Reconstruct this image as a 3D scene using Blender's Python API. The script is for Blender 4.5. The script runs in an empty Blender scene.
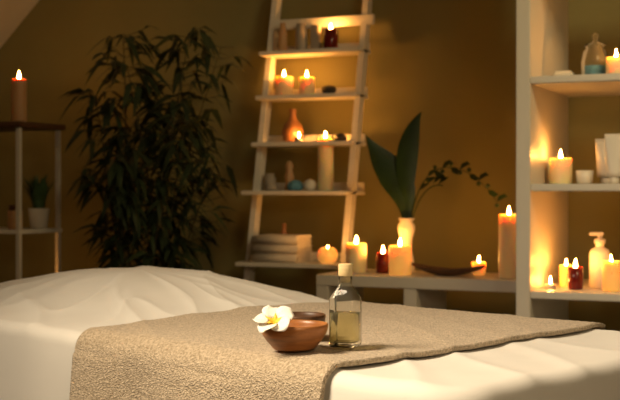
import bpy, bmesh, math, random
from mathutils import Vector, Matrix, noise
random.seed(7)
S=bpy.context.scene
S.view_settings.view_transform='Standard'
col=S.collection
# ---------------------------------------------------------------- materials
def mat(name,base=(.8,.8,.8),rough=.5,metal=0,emit=None,es=0,trans=0,ior=1.45,sss=0,ssr=(.03,.012,.005),
        var=0,vscale=8,bump=0,bscale=60,detail=4,sheen=0,stretch=None):
    m=bpy.data.materials.new(name); m.use_nodes=True
    nt=m.node_tree; b=nt.nodes['Principled BSDF']
    b.inputs['Base Color'].default_value=(*base,1); b.inputs['Roughness'].default_value=rough
    b.inputs['Metallic'].default_value=metal; b.inputs['Transmission Weight'].default_value=trans
    b.inputs['IOR'].default_value=ior
    if sheen: b.inputs['Sheen Weight'].default_value=sheen
    if emit: b.inputs['Emission Color'].default_value=(*emit,1); b.inputs['Emission Strength'].default_value=es
    if sss:
        b.inputs['Subsurface Weight'].default_value=sss; b.inputs['Subsurface Radius'].default_value=ssr
        b.inputs['Subsurface Scale'].default_value=1.0
    tc=nt.nodes.new('ShaderNodeTexCoord'); src=tc.outputs['Object']
    if stretch:
        mp=nt.nodes.new('ShaderNodeMapping'); mp.inputs['Scale'].default_value=stretch
        nt.links.new(src,mp.inputs['Vector']); src=mp.outputs[0]
    if var:
        n=nt.nodes.new('ShaderNodeTexNoise'); n.inputs['Scale'].default_value=vscale; n.inputs['Detail'].default_value=detail
        r=nt.nodes.new('ShaderNodeValToRGB')
        r.color_ramp.elements[0].position=.3; r.color_ramp.elements[1].position=.7
        r.color_ramp.elements[0].color=(*[c*(1-var) for c in base],1)
        r.color_ramp.elements[1].color=(*[min(1,c*(1+var)) for c in base],1)
        nt.links.new(src,n.inputs['Vector']); nt.links.new(n.outputs['Fac'],r.inputs[0]); nt.links.new(r.outputs[0],b.inputs['Base Color'])
    if bump:
        n2=nt.nodes.new('ShaderNodeTexNoise'); n2.inputs['Scale'].default_value=bscale; n2.inputs['Detail'].default_value=3
        bp=nt.nodes.new('ShaderNodeBump'); bp.inputs['Strength'].default_value=bump; bp.inputs['Distance'].default_value=.004
        nt.links.new(src,n2.inputs['Vector']); nt.links.new(n2.outputs['Fac'],bp.inputs['Height']); nt.links.new(bp.outputs[0],b.inputs['Normal'])
    return m
M={}
M['wall']=mat('olive_plaster',(.25,.225,.095),.85,var=.06,vscale=3,bump=.15,bscale=120)
M['slope']=mat('ceiling_paint',(.62,.60,.55),.9,var=.03,bump=.1)
M['floor']=mat('oak_floor',(.16,.09,.045),.5,var=.35,vscale=4,stretch=(1,9,1))
M['trim']=mat('trim_paint',(.7,.67,.6),.5,var=.03)
M['white']=mat('white_lacquer',(.66,.62,.55),.45,var=.03,vscale=5)
M['whitewood']=mat('white_painted_wood',(.76,.73,.66),.5,var=.05,vscale=10,stretch=(1,6,6))
M['sheet']=mat('cotton_sheet',(.76,.73,.67),.9,var=.03,bump=.15,bscale=500,sheen=.1)
M['mattress']=mat('vinyl_padding',(.5,.45,.38),.5,var=.05)
M['darkwood']=mat('walnut_wood',(.10,.045,.02),.45,var=.4,vscale=6,stretch=(2,14,14))
M['wax']=mat('ivory_wax',(.90,.74,.46),.5,sss=1,ssr=(.022,.014,.006),var=.02)
M['waxtan']=mat('tan_wax',(.55,.33,.16),.5,sss=.6,ssr=(.02,.01,.005),var=.02)
M['waxor']=mat('honey_wax_glow',(.95,.60,.22),.5,sss=1,ssr=(.03,.016,.006),emit=(1,.42,.08),es=.35,var=.02)  # even warm emission puts the flame's glow into the wax itself
M['red']=mat('red_glass',(.13,.010,.008),.15,var=.05)
M['wick']=mat('wick',(.03,.02,.015),.9,var=.1)
def flame(name,s):
    m=bpy.data.materials.new(name); m.use_nodes=True; nt=m.node_tree; nt.nodes.clear()
    o=nt.nodes.new('ShaderNodeOutputMaterial'); e=nt.nodes.new('ShaderNodeEmission')
    e.inputs[0].default_value=(1,.39,.07,1); e.inputs[1].default_value=s; nt.links.new(e.outputs[0],o.inputs[0]); return m
M['flame']=flame('candle_flame',460)
def thinglass(name,tint,diff=0.03,dc=(.8,.8,.6),rough=.04):
    m=bpy.data.materials.new(name); m.use_nodes=True; nt=m.node_tree; nt.nodes.clear()
    o=nt.nodes.new('ShaderNodeOutputMaterial'); t=nt.nodes.new('ShaderNodeBsdfTransparent'); g=nt.nodes.new('ShaderNodeBsdfGlossy')
    g.inputs['Roughness'].default_value=rough; t.inputs[0].default_value=(*tint,1)
    lw=nt.nodes.new('ShaderNodeLayerWeight'); lw.inputs[0].default_value=.22
    mx=nt.nodes.new('ShaderNodeMixShader'); nt.links.new(lw.outputs['Fresnel'],mx.inputs[0])
    d=nt.nodes.new('ShaderNodeBsdfTranslucent'); d.inputs[0].default_value=(*dc,1)
    d2=nt.nodes.new('ShaderNodeBsdfDiffuse'); d2.inputs[0].default_value=(*dc,1)
    a=nt.nodes.new('ShaderNodeMixShader'); a.inputs[0].default_value=.5; nt.links.new(d.outputs[0],a.inputs[1]); nt.links.new(d2.outputs[0],a.inputs[2])
    m2=nt.nodes.new('ShaderNodeMixShader'); m2.inputs[0].default_value=diff; nt.links.new(t.outputs[0],m2.inputs[1]); nt.links.new(a.outputs[0],m2.inputs[2])
    nt.links.new(m2.outputs[0],mx.inputs[1]); nt.links.new(g.outputs[0],mx.inputs[2]); nt.links.new(mx.outputs[0],o.inputs[0]); return m
M['glass']=thinglass('clear_glass',(.98,.98,.95),.05,(.9,.9,.78))
M['oil']=thinglass('massage_oil',(.97,.92,.68),.26,(.95,.88,.52))
M['cork']=mat('cap_wood',(.80,.60,.30),.55,var=.15,vscale=60,bump=.2,bscale=300)
M['bowl']=mat('teak_wood',(.36,.14,.042),.35,var=.5,vscale=14,detail=6,stretch=(1,1,5))
M['petal']=mat('petal_white',(.92,.88,.78),.5,sss=.2,ssr=(.005,.004,.002),var=.02)
M['petaly']=mat('petal_yellow',(.95,.60,.06),.5,var=.1)
M['leaf']=mat('bamboo_leaf',(.026,.044,.018),.55,var=.5,vscale=9)
M['cane']=mat('bamboo_cane',(.05,.05,.02),.5,var=.3)
M['leaf2']=mat('broad_leaf',(.015,.040,.012),.35,var=.3,vscale=12)
M['leaf3']=mat('herb_leaf',(.045,.09,.03),.5,var=.3,vscale=30)
M['ceramic']=mat('white_ceramic',(.76,.71,.62),.25,var=.02)
M['plastic']=mat('white_plastic',(.70,.65,.58),.4,var=.02)
M['amber']=mat('amber_ceramic',(.34,.15,.06),.25,var=.15,vscale=20)
M['blue']=mat('blue_bath_salt',(.10,.26,.36),.6,var=.3,vscale=80,bump=.6,bscale=150)
M['grey']=mat('grey_ceramic',(.35,.31,.26),.5,var=.08)
M['stone']=mat('basalt_stone',(.03,.026,.024),.5,var=.2,bump=.3,bscale=80)
M['tin']=mat('tealight_tin',(.7,.66,.6),.3,metal=.9,var=.03)
M['fold']=mat('towel_white',(.72,.66,.56),.95,var=.05,vscale=60,bump=.8,bscale=260)
M['basket']=mat('clay_pot',(.14,.09,.06),.8,var=.2,vscale=30,bump=.5)
# terry towel
m=mat('terry_cloth',(.50,.37,.23),.98,sheen=.2); nt=m.node_tree; b=nt.nodes['Principled BSDF']
tc=nt.nodes.new('ShaderNodeTexCoord'); vo=nt.nodes.new('ShaderNodeTexVoronoi'); vo.inputs['Scale'].default_value=320
no=nt.nodes.new('ShaderNodeTexNoise'); no.inputs['Scale'].default_value=200; no.inputs['Detail'].default_value=5
ad=nt.nodes.new('ShaderNodeMath'); ad.operation='ADD'; bp=nt.nodes.new('ShaderNodeBump'); bp.inputs['Strength'].default_value=.9; bp.inputs['Distance'].default_value=.003
rp=nt.nodes.new('ShaderNodeValToRGB'); rp.color_ramp.elements[0].color=(.33,.25,.155,1); rp.color_ramp.elements[1].color=(.66,.53,.375,1)
rp.color_ramp.elements[0].position=.3; rp.color_ramp.elements[1].position=.65
for n in (vo,no): nt.links.new(tc.outputs['Object'],n.inputs['Vector'])
nt.links.new(vo.outputs['Distance'],ad.inputs[0]); nt.links.new(no.outputs['Fac'],ad.inputs[1]); nt.links.new(ad.outputs[0],bp.inputs['Height'])
nt.links.new(bp.outputs[0],b.inputs['Normal']); nt.links.new(no.outputs['Fac'],rp.inputs[0]); nt.links.new(rp.outputs[0],b.inputs['Base Color'])
M['terry']=m
# ---------------------------------------------------------------- builder
class B:
    def __init__(s): s.v=[]; s.f=[]; s.m=[]; s.mats=[]
    def mi(s,k):
        if k not in s.mats: s.mats.append(k)
        return s.mats.index(k)
    def add(s,vs,fs,k,smooth=True):
        o=len(s.v); s.v+= [tuple(v) for v in vs]; i=s.mi(k)
        for f in fs: s.f.append([o+a for a in f]); s.m.append((i,smooth))
    def lathe(s,prof,k,c=(0,0,0),n=28,p=2,rot=None,sy=1,cap0=True,cap1=True,smooth=True):
        vs=[];fs=[]
        for r,z in prof:
            for j in range(n):
                t=2*math.pi*j/n; ct,st=math.cos(t),math.sin(t)
                rr=r/((abs(ct)**p+abs(st)**p)**(1/p)) if p!=2 else r
                v=Vector((rr*ct,rr*st*sy,z))
                if rot: v=rot@v
                vs.append(v+Vector(c))
        for i in range(len(prof)-1):
            for j in range(n):
                a=i*n+j;b2=i*n+(j+1)%n; fs.append((a,b2,b2+n,a+n))
        if cap0 and prof[0][0]>1e-5: fs.append(tuple(reversed(range(n))))
        if cap1 and prof[-1][0]>1e-5: fs.append(tuple(range((len(prof)-1)*n,len(prof)*n)))
        s.add(vs,fs,k,smooth)
    def box(s,lo,hi,k,bev=.003,rot=None,seg=2):
        bm=bmesh.new(); bmesh.ops.create_cube(bm,size=1)
        d=[hi[i]-lo[i] for i in range(3)]; c=Vector([(hi[i]+lo[i])/2 for i in range(3)])
        for v in bm.verts: v.co=Vector((v.co.x*d[0],v.co.y*d[1],v.co.z*d[2]))
        if bev: bmesh.ops.bevel(bm,geom=bm.edges[:],offset=min(bev,min(d)*.45),segments=seg,affect='EDGES')
        bm.verts.index_update()
        vs=[(rot@v.co if rot else v.co)+c for v in bm.verts]; fs=[[v.index for v in f.verts] for f in bm.faces]
        s.add(vs,fs,k,False); bm.free()
    def beam(s,p0,p1,wx,wy,k):
        p0=Vector(p0);p1=Vector(p1); vs=[]
        for p in (p0,p1):
            for a,b2 in ((-1,-1),(1,-1),(1,1),(-1,1)): vs.append(p+Vector((a*wx/2,b2*wy/2,0)))
        s.add(vs,[(3,2,1,0),(4,5,6,7),(0,1,5,4),(1,2,6,5),(2,3,7,6),(3,0,4,7)],k,False)
    def tube(s,pts,r,k,n=8):
        pts=[Vector(p) for p in pts]; N=len(pts); vs=[];fs=[]
        for i,p in enumerate(pts):
            t=(pts[min(i+1,N-1)]-pts[max(i-1,0)]).normalized()
            a=t.cross(Vector((0,1,.03))); 
            if a.length<.1: a=t.cross(Vector((1,0,0)))
            a.normalize(); b2=t.cross(a); rr=r[i] if isinstance(r,(list,tuple)) else r
            for j in range(n):
                q=2*math.pi*j/n; vs.append(p+a*math.cos(q)*rr+b2*math.sin(q)*rr)
        for i in range(N-1):
            for j in range(n):
                a0=i*n+j;b0=i*n+(j+1)%n; fs.append((a0,b0,b0+n,a0+n))
        fs.append(tuple(reversed(range(n)))); fs.append(tuple(range((N-1)*n,N*n))); s.add(vs,fs,k)
    def leaf(s,pts,w,side,k,fold=.25,peak=.8):
        pts=[Vector(p) for p in pts]; N=len(pts); vs=[];fs=[]
        for i,p in enumerate(pts):
            t=i/(N-1); ww=w*max(.03,math.sin(math.pi*min(1,t)**peak))/2
            tg=(pts[min(i+1,N-1)]-pts[max(i-1,0)]).normalized(); sd=Vector(side); sd=(sd-tg*sd.dot(tg)).normalized(); nn=tg.cross(sd)
            vs+= [p-sd*ww+nn*ww*fold,p,p+sd*ww+nn*ww*fold]
        for i in range(N-1):
            a=i*3; fs+= [(a,a+1,a+4,a+3),(a+1,a+2,a+5,a+4)]
        s.add(vs,fs,k)
    def done(s,name,loc=(0,0,0),rz=0,parent=None,fixn=True):
        me=bpy.data.meshes.new(name); me.from_pydata(s.v,[],s.f); 
        for k in s.mats: me.materials.append(M[k])
        for p,(i,sm) in zip(me.polygons,s.m): p.material_index=i; p.use_smooth=sm
        if fixn:
            bm=bmesh.new(); bm.from_mesh(me); bmesh.ops.recalc_face_normals(bm,faces=bm.faces); bm.to_mesh(me); bm.free()
        o=bpy.data.objects.new(name,me); col.objects.link(o); o.location=loc; o.rotation_euler[2]=rz
        if parent: o.parent=parent
        return o
def bez(p,n):
    p=[Vector(q) for q in p]; out=[]
    for i in range(n):
        t=i/(n-1); q=p[:]
        while len(q)>1: q=[q[j].lerp(q[j+1],t) for j in range(len(q)-1)]
        out.append(q[0])
    return out
# ---------------------------------------------------------------- room
def quadbox(name,lo,hi,k):
    b=B(); b.box((0,0,0),[hi[i]-lo[i] for i in range(3)],k,bev=0); return b.done(name,lo)
XL,XR,YB,ZC=-4.6,2.0,-6.6,2.6
quadbox('floor',(XL-.1,YB-.1,-.1),(XR+.1,.1,0),'floor')
quadbox('wall_back',(XL-.1,0,0),(XR+.1,.1,ZC+.1),'wall')
quadbox('wall_right',(XR,YB,0),(XR+.1,0,ZC),'wall')
quadbox('wall_left',(XL-.1,YB,0),(XL,0,1.2),'wall')
quadbox('wall_front',(XL-.1,YB-.1,0),(XR+.1,YB,ZC+.1),'wall')
quadbox('ceiling',(-3.01,YB,ZC),(XR+.1,0,ZC+.1),'slope')
b=B(); x0,z0,x1,z1=XL,1.10,-3.0,2.61
b.add([(x0,YB,z0),(x1,YB,z1),(x1,0,z1),(x0,0,z0),(x0-.07,YB,z0+.07),(x1-.07,YB,z1+.07),(x1-.07,0,z1+.07),(x0-.07,0,z0+.07)],
      [(0,1,2,3),(7,6,5,4),(0,4,5,1),(1,5,6,2),(2,6,7,3),(3,7,4,0)],'slope',False); b.done('ceiling_slope')
quadbox('baseboard_back',(XL,-.018,0),(XR,0,.09),'trim')
quadbox('baseboard_left',(XL,YB,0),(XL+.018,-.02,.09),'trim')
# ---------------------------------------------------------------- ladder shelf
LX=-2.07
def ry(z): return -.05-(1.95-z)*.225
b=B()
for sx in (-1,1):
    b.beam((LX+sx*.221,ry(0)+.0,0),(LX+sx*.221,ry(2.0),2.0),.026,.05,'whitewood')
SH=[(1.65,-.215,-.06),(1.453,-.25,-.09),(1.247,-.29,-.12),(1.037,-.385,-.13),(.735,-.44,-.18),(.40,-.50,-.25)]
for z,f,k in SH:
    b.box((LX-.238,f,z-.018),(LX+.234,k,z),'whitewood',.003)
    b.box((LX-.232,k-.014,z+.0),(LX+.230,k,z+.035),'whitewood',.002)
b.box((LX-.235,-.115,1.755),(LX+.265,-.095,1.80),'whitewood',.003)
b.done('ladder_shelf')
# ---------------------------------------------------------------- low unit
b=B(); l,r,f,k,h=-1.81,-.97,-.72,-.34,.715
b.box((l,f,h-.042),(r,k,h),'white'); b.box((l,f,.03),(r,k,.065),'white'); b.box((l+.05,f+.01,.36),(r-.05,k,.38),'white')
for a in (l,-1.455,r-.05): b.box((a,f+.002,.0),(a+.05,k-.002,h-.041),'white')
b.done('low_shelving_unit')
# ---------------------------------------------------------------- tall unit
b=B(); l,r,f,k=-.96,-.05,-1.0,-.38
for a in (l,r-.048): b.box((a,f,0),(a+.048,k,2.3),'white')
TS=[1.416,1.060,.704,.36,.08,1.80]
for z in TS: b.box((l+.047,f+.004,z-.024),(r-.047,k-.004,z),'white')
b.box((l,f,2.3),(r,k,2.33),'white')
b.done('tall_shelving_unit')
# ---------------------------------------------------------------- side rack
b=B(); l,r,f,k=-3.80,-3.17,-.77,-.44
b.box((l,f,1.31),(r,k,1.335),'darkwood'); 
for z in (.868,.53): b.box((l+.01,f+.01,z-.018),(r-.01,k-.01,z),'whitewood')
for a in (l+.02,r-.035):
    for y in (f+.015,k-.035): b.box((a,y,0),(a+.02,y+.02,1.312),'white',.002)
b.done('side_rack')
# ---------------------------------------------------------------- candles
def fl(b,z,s=1,c=(0,0)):
    b.tube([(c[0],c[1],z-.006),(c[0]+.0005,c[1],z+.005*s)],.0009,'wick',6)
    z+=.003
    b.lathe([(.0008,z),(.0042*s,z+.004*s),(.0060*s,z+.010*s),(.0052*s,z+.017*s),(.0030*s,z+.026*s),(.0006*s,z+.036*s)],'flame',(c[0],c[1],0),12)
def pillar(x,y,z,r,h,k='wax',lit=True,name='pillar_candle',s=.95):
    b=B()
    b.lathe([(r*.94,0),(r,.004),(r*1.005,h*.5),(r,h-.006),(r*.97,h-.001),(r*.90,h),(r*.82,h-.004),(r*.5,h-.010),(r*.1,h-.011),(0,h-.011)],k,n=32)
    if lit: fl(b,h-.008,s)
    else: b.tube([(0,0,h-.012),(0,0,h+.006)],.001,'wick',6)
    return b.done(name,(x,y,z+.0005),random.random()*6)
def jar(x,y,z,r,h,k='red',name='jar_candle'):
    b=B()
    b.lathe([(r*.85,0),(r*.95,.004),(r,h*.4),(r,h),(r*.93,h),(r*.92,h*.82)],k,cap1=False)
    b.lathe([(r*.92,h*.5),(r*.92,h*.84),(0,h*.83)],'wax')
    fl(b,h*.86,1.0); return b.done(name,(x,y,z+.0005))
def teal(x,y,z,r=.02,name='tealight_candle'):
    b=B(); b.lathe([(r*.95,0),(r,.002),(r,.016),(r*.93,.016),(r*.93,.012)],'tin',cap1=False); b.lathe([(r*.92,.003),(r*.92,.012),(0,.012)],'waxor')
    fl(b,.014,.7); return b.done(name,(x,y,z+.0005))
# ladder items
jar(-1.985,-.16,1.65,.033,.085)
b=B(); b.lathe([(.018,0),(.02,.003),(.02,.085),(.014,.10),(.012,.12),(.012,.128)],'waxtan'); b.done('lotion_bottle',(-2.215,-.16,1.6505))
b=B(); b.lathe([(.026,0),(.027,.004),(.027,.09),(.022,.10),(.022,.118),(.02,.12)],'grey'); b.done('toiletry_bottle',(-2.125,-.16,1.6505))
b=B(); b.box((-.02,-.018,0),(.02,.018,.11),'grey',.004); b.done('soap_box',(-2.06,-.15,1.6505))
pillar(-2.20,-.18,1.453,.040,.085); pillar(-2.09,-.18,1.453,.034,.078)
b=B(); b.lathe([(.012,0),(.028,.008),(.034,.022),(.026,.036),(0,.042)],'stone'); b.done('massage_stone',(-1.99,-.17,1.4535))
b=B(); b.lathe([(.030,0),(.042,.01),(.050,.045),(.040,.075),(.020,.10),(.014,.12),(.017,.145),(.015,.147)],'amber'); b.done('amber_vase',(-2.15,-.195,1.2475))
teal(-2.09,-.262,1.247)
b=B(); b.lathe([(.02,0),(.03,.01),(.026,.026),(.012,.034),(0,.036)],'stone'); b.done('massage_stone',(-1.92,-.21,1.2475))
b=B(); b.lathe([(.022,0),(.03,.012),(.031,.03),(.024,.032)],'grey'); b.done('small_dish',(-2.0,-.18,1.2475))
# fourth shelf
pillar(-1.975,-.24,1.037,.034,.225)
b=B(); b.lathe([(.025,0),(.027,.004),(.027,.055),(.02,.06),(.02,.075)],'grey'); b.done('cream_jar',(-2.235,-.25,1.0375))
b=B(); b.lathe([(.020,0),(.022,.004),(.016,.03),(.022,.06),(.014,.085),(.018,.11),(.008,.128),(0,.13)],'waxtan'); b.done('wooden_massager',(-2.155,-.22,1.0375))
b=B(); b.lathe([(.022,0),(.036,.01),(.034,.028),(.02,.042),(0,.046)],'blue'); b.done('bath_bomb',(-2.10,-.28,1.0375))
b=B(); b.lathe([(.012,0),(.024,.008),(.026,.028),(.02,.042),(0,.05)],'ceramic'); b.done('soap_ball',(-2.035,-.27,1.0375))
b=B(); b.lathe([(.02,0),(.028,.008),(.026,.024),(0,.034)],'grey'); b.done('bath_salt_ball',(-2.19,-.33,1.0375))
# fifth shelf
b=B()
for i in range(3):
    z=i*.038; dx=random.uniform(-.006,.006)
    for q in (0,1):
        b.box((-.105+dx,-.085,z+q*.018),(.105+dx,.085,z+q*.018+.0195),'fold',.0095,seg=4)
    b.tube([(-.104+dx,-.080,z+.019),(.104+dx,-.080,z+.019)],.0165,'fold',10)
b.done('folded_towels',(-2.13,-.335,.7355))
b=B(); b.lathe([(.02,0),(.036,.010),(.043,.030),(.038,.055),(.026,.066),(.02,.066),(.014,.056),(0,.055)],'waxor',n=32); fl(b,.050,.6); b.done('globe_candle',(-1.91,-.37,.7355))
b=B(); b.lathe([(.016,0),(.020,.005),(.020,.1),(.010,.13),(.010,.16)],'amber'); b.done('oil_flask',(-2.18,-.221,.7355))
# low unit items
hz=.715
pillar(-1.71,-.55,hz,.041,.115)
jar(-1.60,-.545,hz,.029,.08)
pillar(-1.51,-.60,hz,.043,.112,'waxor')
pillar(-1.085,-.60,hz,.038,.235)
b=B(); b.lathe([(.030,0),(.034,.006),(.030,.05),(.022,.09),(.024,.13),(.034,.165),(.034,.185),(.024,.20),(.034,.214),(.031,.214),(.020,.2),(.02,.12),(0,.12)],'ceramic',n=32)
vx,vy=-1.53,-.47
b.leaf(bez([(0,0,.13),(.0,0,.27),(.015,.0,.36),(-.09,0,.40),(-.165,-.01,.54)],22),.125,(.8,.3,.35),'leaf2',.18,1.35)
b.leaf(bez([(.005,0,.13),(.01,0,.28),(-.02,0,.40),(.0,0,.54),(.062,.0,.63)],22),.085,(.95,.25,.0),'leaf2',.2,1.4)
st=bez([(.01,0,.13),(.03,0,.40),(.12,0,.46),(.26,-.01,.44),(.37,-.02,.28)],26); b.tube(st,[.0032-.00009*i for i in range(26)],'leaf2',6)
for i in range(9,26,2):
    p=st[i]; q=1 if i%4==1 else -1
    b.leaf([p,p+Vector((.012,0,.012*q)),p+Vector((.030,0,.022*q)),p+Vector((.042,0,.018*q))],.026,(0,.5,.8),'leaf2')
    b.lathe([(0,-.010),(.008,-.004),(.010,0),(.008,.005),(0,.010)],'leaf2',p+Vector((0,0,-.014*q)),8)
b.tube(bez([(.01,0,.13),(.03,0,.30),(.10,0,.36),(.15,0,.34)],12),.0025,'leaf2',6)
for t in ((.05,.32),(.08,.345),(.11,.35),(.13,.345)):
    b.leaf([(t[0],0,t[1]),(t[0]+.02,0,t[1]+.02),(t[0]+.045,0,t[1]+.03)],.028,(0,.5,.8),'leaf2')
b.done('flower_vase',(vx,vy,hz+.0005))
# wooden boat dish
b=B(); n=20; vs=[];fs=[]
N1=16
for i in range(n+1):
    t=-1+2*i/n; w=.050*math.sqrt(max(0,1-t*t))+.002; up=.020*t*t
    for j in range(N1):
        a=math.pi*j/(N1-1)
        vs.append((t*.145,-math.cos(a)*w,up+.026-math.sin(a)*.026*(1-.6*t*t)))
    for j in range(N1):
        a=math.pi*(N1-1-j)/(N1-1)
        vs.append((t*.142,-math.cos(a)*w*.86,up+.026-math.sin(a)*.018*(1-.7*t*t)))
R=2*N1
for i in range(n):
    for j in range(R): fs.append((i*R+j,i*R+(j+1)%R,(i+1)*R+(j+1)%R,(i+1)*R+j))
fs.append(tuple(range(R))); fs.append(tuple(range(n*R,n*R+R)))
b.add(vs,fs,'darkwood'); b.done('wooden_boat_dish',(-1.325,-.58,hz+.0005))
b=B(); b.lathe([(.018,0),(.024,.006),(.029,.045),(.025,.050),(.020,.044),(0,.042)],'waxor'); fl(b,.042,.8); b.done('votive_candle',(-1.23,-.49,hz+.0005))
# tall unit items
z=1.416
b=B(); b.box((-.035,-.02,0),(.035,.02,.034),'ceramic',.008,seg=3); b.done('soap_bar',(-.845,-.79,z+.0005))
b=B(); b.lathe([(.038,0),(.045,.006),(.047,.06),(.040,.095),(.030,.105),(.034,.112)],'glass',n=36,cap1=False)
b.lathe([(.040,.003),(.044,.008),(.045,.045),(0,.047)],'blue',n=36)
b.lathe([(.036,.112),(.036,.118),(.012,.126),(.006,.134),(.013,.145),(.010,.154),(0,.157)],'glass'); b.done('glass_jar',(-.735,-.80,z+.0005))
pillar(-.655,-.86,z,.034,.065)
z=1.060
pillar(-.853,-.80,z,.039,.09)
b=B(); b.lathe([(.018,0),(.026,.005),(.030,.045),(.026,.046),(.022,.02),(0,.018)],'ceramic'); b.done('ceramic_cup',(-.765,-.83,z+.0005))
def tube_cream(x,y,z,h,w,rz,name='cream_tube'):
    b=B(); b.lathe([(w*.55,0),(w*.55,.022),(w*.5,.024)],'ceramic')
    n=24; vs=[];fs=[]
    for i in range(9):
        t=i/8; rx=w*(.85+.2*t); yy=w*.75*(1-t)+.0015
        for j in range(n):
            a=2*math.pi*j/n; vs.append((rx*math.cos(a),yy*math.sin(a),.024+(h-.024)*t))
    for i in range(8):
        for j in range(n): fs.append((i*n+j,i*n+(j+1)%n,(i+1)*n+(j+1)%n,(i+1)*n+j))
    fs.append(tuple(range(n))); fs.append(tuple(range(8*n,9*n)))
    b.add(vs,fs,'plastic'); return b.done(name,(x,y,z+.0005),rz)
tube_cream(-.705,-.76,z,.155,.036,.4)
tube_cream(-.655,-.90,z,.165,.030,.2)
z=.704
teal(-.875,-.86,z); pillar(-.842,-.76,z,.024,.075,'waxor',s=.7); jar(-.79,-.86,z,.026,.075)
b=B(); b.lathe([(.033,0),(.036,.004),(.036,.115),(.03,.13),(.014,.138),(.014,.15),(.019,.152),(.019,.166),(.008,.168),(.008,.18)],'plastic',n=28)
b.box((-.036,-.008,.178),(.012,.008,.190),'plastic',.003); b.done('pump_bottle',(-.73,-.74,z+.0005),.3)
pillar(-.668,-.88,z,.03,.10,'waxor',s=.7); 
b=B(); b.lathe([(.03,0),(.033,.004),(.033,.12),(.018,.135),(.018,.155)],'plastic'); b.done('lotion_bottle',(-.63,-.72,z+.0005))
# side rack items
pillar(-3.307,-.60,1.335,.034,.20,'waxtan',s=1.1)
b=B(); b.lathe([(.030,0),(.033,.004),(.033,.08),(.030,.082)],'waxtan'); b.lathe([(.026,.082),(.026,.105),(0,.107)],'darkwood'); b.done('storage_jar',(-3.27,-.675,.8685))
b=B(); b.lathe([(.034,0),(.038,.003),(.048,.090),(.044,.090),(.041,.079),(0,.079)],'ceramic'); 
for i in range(120):
    a=random.uniform(0,6.28); q=random.uniform(.1,1); L=random.uniform(.09,.17); r0=.028*random.random()
    p0=Vector((r0*math.cos(a),r0*math.sin(a),.077)); p3=p0+Vector((math.cos(a)*q*.065,math.sin(a)*q*.055,L))
    b.leaf(bez([p0,p0+Vector((0,0,L*.6)),p3],6),.020,(-math.sin(a),math.cos(a),0),'leaf3')
b.done('potted_herb',(-3.245,-.540,.8685),0,fixn=False)
pillar(-3.375,-.64,.53,.03,.06,'waxor')
# ---------------------------------------------------------------- bamboo plant
b=B()
b.lathe([(.13,0),(.14,.01),(.17,.30),(.175,.31),(.16,.31),(.155,.28),(0,.28)],'basket',n=36)
def bl(p,d,L):
    d=Vector(d).normalized(); p=Vector(p)
    e=p+d*L
    if e.x>.37 or e.x<-.40 or e.y>.42 or p.x>.37: return
    sd=d.cross(Vector((0,0,1))); 
    if sd.length<.05: sd=Vector((1,0,0))
    sd.normalize(); rr=random.uniform(-1,1); sd=(sd+Vector((0,0,rr*.7))).normalized()
    b.leaf([p,p+d*L*.3+Vector((0,0,.01)),p+d*L*.65-Vector((0,0,L*.06)),p+d*L-Vector((0,0,L*.30))],L*.21,sd,'leaf',.2,.8)
canes=[(-.26,-.05,1.48),(-.15,.0,1.74),(-.20,.12,1.35),(-.05,-.12,1.60),(.02,.1,1.38),(.09,.0,1.46),(.19,-.03,1.74),(.29,.05,1.68),(.24,-.15,1.35),(-.26,.02,1.15),(.30,.0,1.2),(0,-.2,1.2),(-.12,-.2,1.10)]
for dx,dy,hh in canes:
    a=random.uniform(0,6.28); p0=Vector((.09*math.cos(a),.09*math.sin(a),.27))
    pts=bez([p0,(p0.x+dx*.3,p0.y+dy*.3,hh*.55),(dx*.9,dy*.9,hh*.9),(dx*1.05,dy*1.05,hh-.03)],22)
    b.tube(pts,[.007-.00025*i for i in range(22)],'cane',6)
    for i in range(4,22):
        for q in range(2 if i<17 else 3):
            a=random.uniform(0,6.28); L1=random.uniform(.05,.12); dd=Vector((math.cos(a),math.sin(a)*.8,random.uniform(-.1,.5))).normalized()
            tip=pts[i]+dd*L1
            if abs(tip.x)>.36: continue
            b.tube([pts[i],tip],.0015,'cane',4)
            for w in range(3):
                a2=a+random.uniform(-1.1,1.1)
                bl(pts[i].lerp(tip,random.uniform(.5,1)),(math.cos(a2),math.sin(a2)*.8,random.uniform(-.9,.25)),random.uniform(.07,.15))
b.done('potted_bamboo',(-2.69,-.47,0.0005),0,fixn=False)
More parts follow.
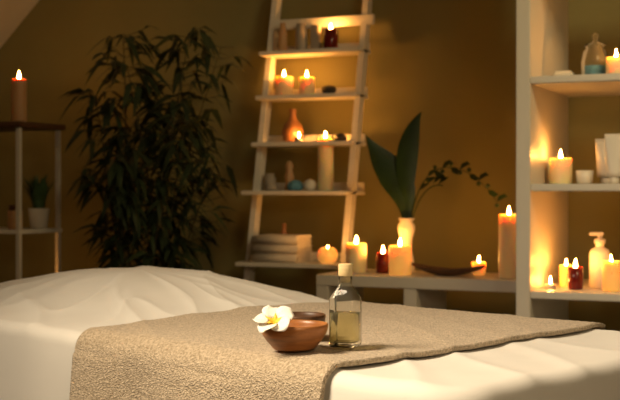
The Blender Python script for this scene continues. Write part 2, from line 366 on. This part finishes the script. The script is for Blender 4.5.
# ---------------------------------------------------------------- massage table
BC=Vector((-1.250,-2.493,0)); BR=math.radians(-20.84); HL,HW,ZT=.975,.41,.754
tbl=bpy.data.objects.new('massage_table',None); col.objects.link(tbl); tbl.location=BC; tbl.rotation_euler[2]=BR
def top(x,y):
    u=(x+.46)/.38; v=(y-.08)/.33
    r=(abs(u)**2.1+abs(v)**2.4)
    h=.090*math.exp(-r**1.1)
    n=noise.noise(Vector((x*2.2,y*3.5,1.3)))*.005
    ang=math.atan2(v,u); rr=math.sqrt(u*u+v*v)
    ridge=(1-abs(noise.noise(Vector((ang*2.6,rr*.8,5)))) *2.2)
    wr=max(0,ridge)**3*.009*math.exp(-((rr-1.0)/.6)**2)
    w2=max(0,1-abs(noise.noise(Vector((x*2.5+y*4,y*1.2-x,8.1))))*5)**2*.0055
    return ZT-.006+h+n+wr+w2
def perim(N,hl,hw,r):
    pts=[]
    L=[2*(hl-r),math.pi*r/2,2*(hw-r),math.pi*r/2]*2; tot=sum(L)
    for i in range(N):
        s=i/N*tot; k=0
        while s>L[k]: s-=L[k]; k+=1
        if k==0: p=(-(hl-r)+s,-hw);n=(0,-1)
        elif k==2: p=(hl,-(hw-r)+s);n=(1,0)
        elif k==4: p=((hl-r)-s,hw);n=(0,1)
        elif k==6: p=(-hl,(hw-r)-s);n=(-1,0)
        else:
            c={1:(hl-r,-(hw-r),-90),3:(hl-r,hw-r,0),5:(-(hl-r),hw-r,90),7:(-(hl-r),-(hw-r),180)}[k]
            a=math.radians(c[2]+90*s/L[k]); n=(math.cos(a),math.sin(a)); p=(c[0]+r*n[0],c[1]+r*n[1])
        pts.append((p,n,i/N*tot))
    return pts,tot
N=640; P,tot=perim(N,HL-.03,HW-.03,.06)
b=B(); vs=[];fs=[]
K=90
for k in range(1,K+1):
    t=(k/K)
    for p,n,s in P: x,y=p[0]*t,p[1]*t; vs.append((x,y,top(x,y)))
D=34
for k in range(1,D+1):
    for p,n,s in P:
        zt=top(p[0],p[1])
        if k<=6:
            a=math.pi/2*k/6; off=.03*math.sin(a); dz=.03*(1-math.cos(a)); fo=0
        else:
            q=(k-6)/(D-6); dz=.03+q*.56; off=.03; fo=q
        w=noise.noise(Vector((p[0]*5,p[1]*5,.3+fo*.6)))*.8+math.sin(p[0]*17+p[1]*14+noise.noise(Vector((p[0]*3,p[1]*3,0)))*4)*.5
        off+=(fo**.7)*(.022+.026*w)
        vs.append((p[0]+n[0]*off,p[1]+n[1]*off,zt-dz))
tt=K+D
for k in range(tt-1):
    for j in range(N):
        a=k*N+j;c=k*N+(j+1)%N; fs.append((a,c,c+N,a+N))
vs.append((0,0,top(0,0))); ci=len(vs)-1
for j in range(N): fs.append((ci,j,(j+1)%N))
b.add(vs,fs,'sheet'); b.done('sheet',parent=tbl)
b=B(); b.box((-HL+.06,-HW+.06,.62),(HL-.06,HW-.06,.725),'mattress',.03,seg=3); b.done('mattress',parent=tbl)
b=B(); b.box((-HL+.10,-HW+.10,.54),(HL-.10,HW-.10,.60),'darkwood',.005)
for sx in (-1,1):
    for sy in (-1,1): b.box((sx*.8-.03,sy*.26-.03,0.001),(sx*.8+.03,sy*.26+.03,.54),'darkwood',.004)
for sx in (-1,1): b.box((sx*.8-.02,-.24,.2),(sx*.8+.02,.24,.25),'darkwood',.004)
b.done('frame',parent=tbl)
# towel
b=B(); vs=[];fs=[]; NX,NQ=150,240; x0,x1=.025,.713; R=.042; yb=.425; yf=-.41
tl=[]
LT=(yb-yf)-R+0.012; LA=math.pi/2*R; LH=.46
for j in range(NQ+1):
    q=j/NQ*(LT+LA+LH)
    if q<LT: y=yb-q; dz=0
    elif q<LT+LA: a=(q-LT)/R; y=yb-LT-R*math.sin(a); dz=R*(1-math.cos(a))
    else: y=yb-LT-R; dz=R+(q-LT-LA)
    tl.append((y,dz))
def tz(x,y): 
    return top(x,max(min(y,HW-.03),-HW+.03))*.55+(ZT-.001)*.45+.0075
for i in range(NX+1):
    for j,(y,dz) in enumerate(tl):
        x=x0+(x1-x0)*i/NX
        x+=.006*noise.noise(Vector((y*3,dz*3,i/NX*1.2)))
        h=dz
        yy=y-(.03*min(1,h/.3)*(.5+.5*math.sin(x*16+1+2*noise.noise(Vector((x*3,h,2))))) if h>R else 0)
        z=tz(x,y)-dz+noise.noise(Vector((x*5,y*5+dz*5,4)))*.0025
        z+=.0010*noise.noise(Vector((x*150,y*150,dz*150)))
        if y>HW-.02: z-=(y-HW+.02)**2*6
        vs.append((x,yy,z))
for i in range(NX):
    for j in range(NQ):
        a=i*(NQ+1)+j; fs.append((a,a+1,a+NQ+2,a+NQ+1))
b.add(vs,fs,'terry'); tw=b.done('bath_towel',BC,BR)
sm=tw.modifiers.new('thick','SOLIDIFY'); sm.thickness=.009; sm.offset=0
TZ=.7680
# ---------------------------------------------------------------- bottle (square, faceted)
def bottle(x,y,z,w,h,rz,fill):
    b=B(); r=w/2; hb=h*.60; hn=h*.735
    b.lathe([(r*.90,0),(r,.003),(r,hb*.97),(r*.95,hb),(r*.66,hb+(hn-hb)*.55),(r*.44,hn),(r*.40,hn+.003),(r*.40,h*.80)],'glass',n=56,p=9,cap1=False)
    b.lathe([(r*.82,.007),(r*.90,.010),(r*.90,hb*fill),(0,hb*fill)],'oil',n=56,p=9)
    b.lathe([(r*.46,h*.755),(r*.50,h*.76),(r*.50,h*.845),(r*.46,h*.85)],'glass',n=28,cap0=False,cap1=False)
    b.lathe([(r*.36,h*.775),(r*.36,h*.848),(r*.50,h*.850),(r*.52,h*.86),(r*.52,h*.992),(r*.48,h),(0,h)],'cork',n=28)
    return b.done('oil_bottle',(x,y,z),rz)
bottle(-.774,-2.950,TZ,.0475,.1435,math.radians(24-20),.68)
# bowls
def bowl(x,y,z,r,h,k,rf=.55):
    b=B(); 
    pr=[(r*rf,0),(r*rf*1.08,.003)]
    for i in range(1,9):
        t=i/8; pr.append((r*(rf+(1-rf)*math.sin(t*math.pi/2)**.8),.003+(h-.003)*t))
    pr+= [(r*.97,h+.0015),(r*.92,h)]
    for i in range(7,-1,-1):
        t=i/8; pr.append((r*.90*(rf*.9+(1-rf*.9)*math.sin(t*math.pi/2)**.8) if i else 0,.008+(h-.009)*t))
    b.lathe(pr,k,n=48); return b.done('wooden_bowl',(x,y,z))
bowl(-.8426,-3.015,TZ,.059,.042,'bowl',.6)
bowl(-.889,-2.885,TZ,.046,.043,'darkwood')
# plumeria
b=B()
for i in range(5):
    a=2*math.pi*i/5+.3; ca,sa=math.cos(a),math.sin(a)
    dirv=Vector((ca,sa,0)); sd=Vector((-sa,ca,0)); n=9; vs=[];fs=[]
    for ii in range(n):
        t=ii/(n-1); w=.0165*math.sin(math.pi*(.12+.80*t)**1.25)+.0015; c=dirv*(.035*t)+Vector((0,0,.010*math.sin(t*2.2)))
        for jj in range(5):
            s2=(jj-2)/2; vs.append(c+sd*w*s2+Vector((0,0,.004*s2+.003*s2*s2)))
    for ii in range(n-1):
        for jj in range(4):
            o=ii*5+jj; fs.append((o,o+1,o+6,o+5))
    b.add(vs[:15],[f for f in fs if max(f)<15],'petaly'); 
    b.add(vs[10:],[tuple(q-10 for q in f) for f in fs if min(f)>=10],'petal')
b.lathe([(.003,-.012),(.004,-.002),(.003,.003),(0,.004)],'petaly',n=10)
fo=b.done('plumeria_flower',(-.857,-3.062,TZ+.046),fixn=False); fo.rotation_euler=(math.radians(32),math.radians(-10),math.radians(24))
sm=fo.modifiers.new('t','SOLIDIFY'); sm.thickness=.0009
# ---------------------------------------------------------------- lights
def area(name,loc,target,size,power,c,spread=180):
    l=bpy.data.lights.new(name,'AREA'); l.size=size; l.energy=power; l.color=c; l.spread=math.radians(spread)
    o=bpy.data.objects.new(name,l); col.objects.link(o); o.location=loc
    o.rotation_euler=(Vector(target)-Vector(loc)).to_track_quat('-Z','Y').to_euler()
area('table_key_light',(-1.7,-4.0,2.35),(-.5,-2.95,.75),.7,20,(1,.80,.55),85)  # added off-camera area light, soft key on the table, no fixture
area('wall_wash_fill',(.4,-2.2,2.45),(-.9,0,1.4),.7,15,(1,.76,.38),130)  # unseen area light added to brighten the back wall
area('table_fill_light',(1.2,-5.0,1.9),(-.6,-2.9,.6),.7,5,(1,.76,.46),90)  # weak fill added out of view to lift the table's dark foot end
w=bpy.data.worlds.new('world'); S.world=w; w.use_nodes=True; w.node_tree.nodes['Background'].inputs[0].default_value=(.5,.4,.3,1); w.node_tree.nodes['Background'].inputs[1].default_value=.05
# ---------------------------------------------------------------- camera
cd=bpy.data.cameras.new('camera'); cam=bpy.data.objects.new('camera',cd); col.objects.link(cam)
cam.location=(0,-4.84,1.04); cam.rotation_euler=(math.radians(90),0,math.radians(24)); cd.lens=68; cd.sensor_width=36
cd.shift_y=-10/620; cd.clip_start=.05
cd.dof.use_dof=True; cd.dof.focus_distance=2.05; cd.dof.aperture_fstop=8
S.camera=cam
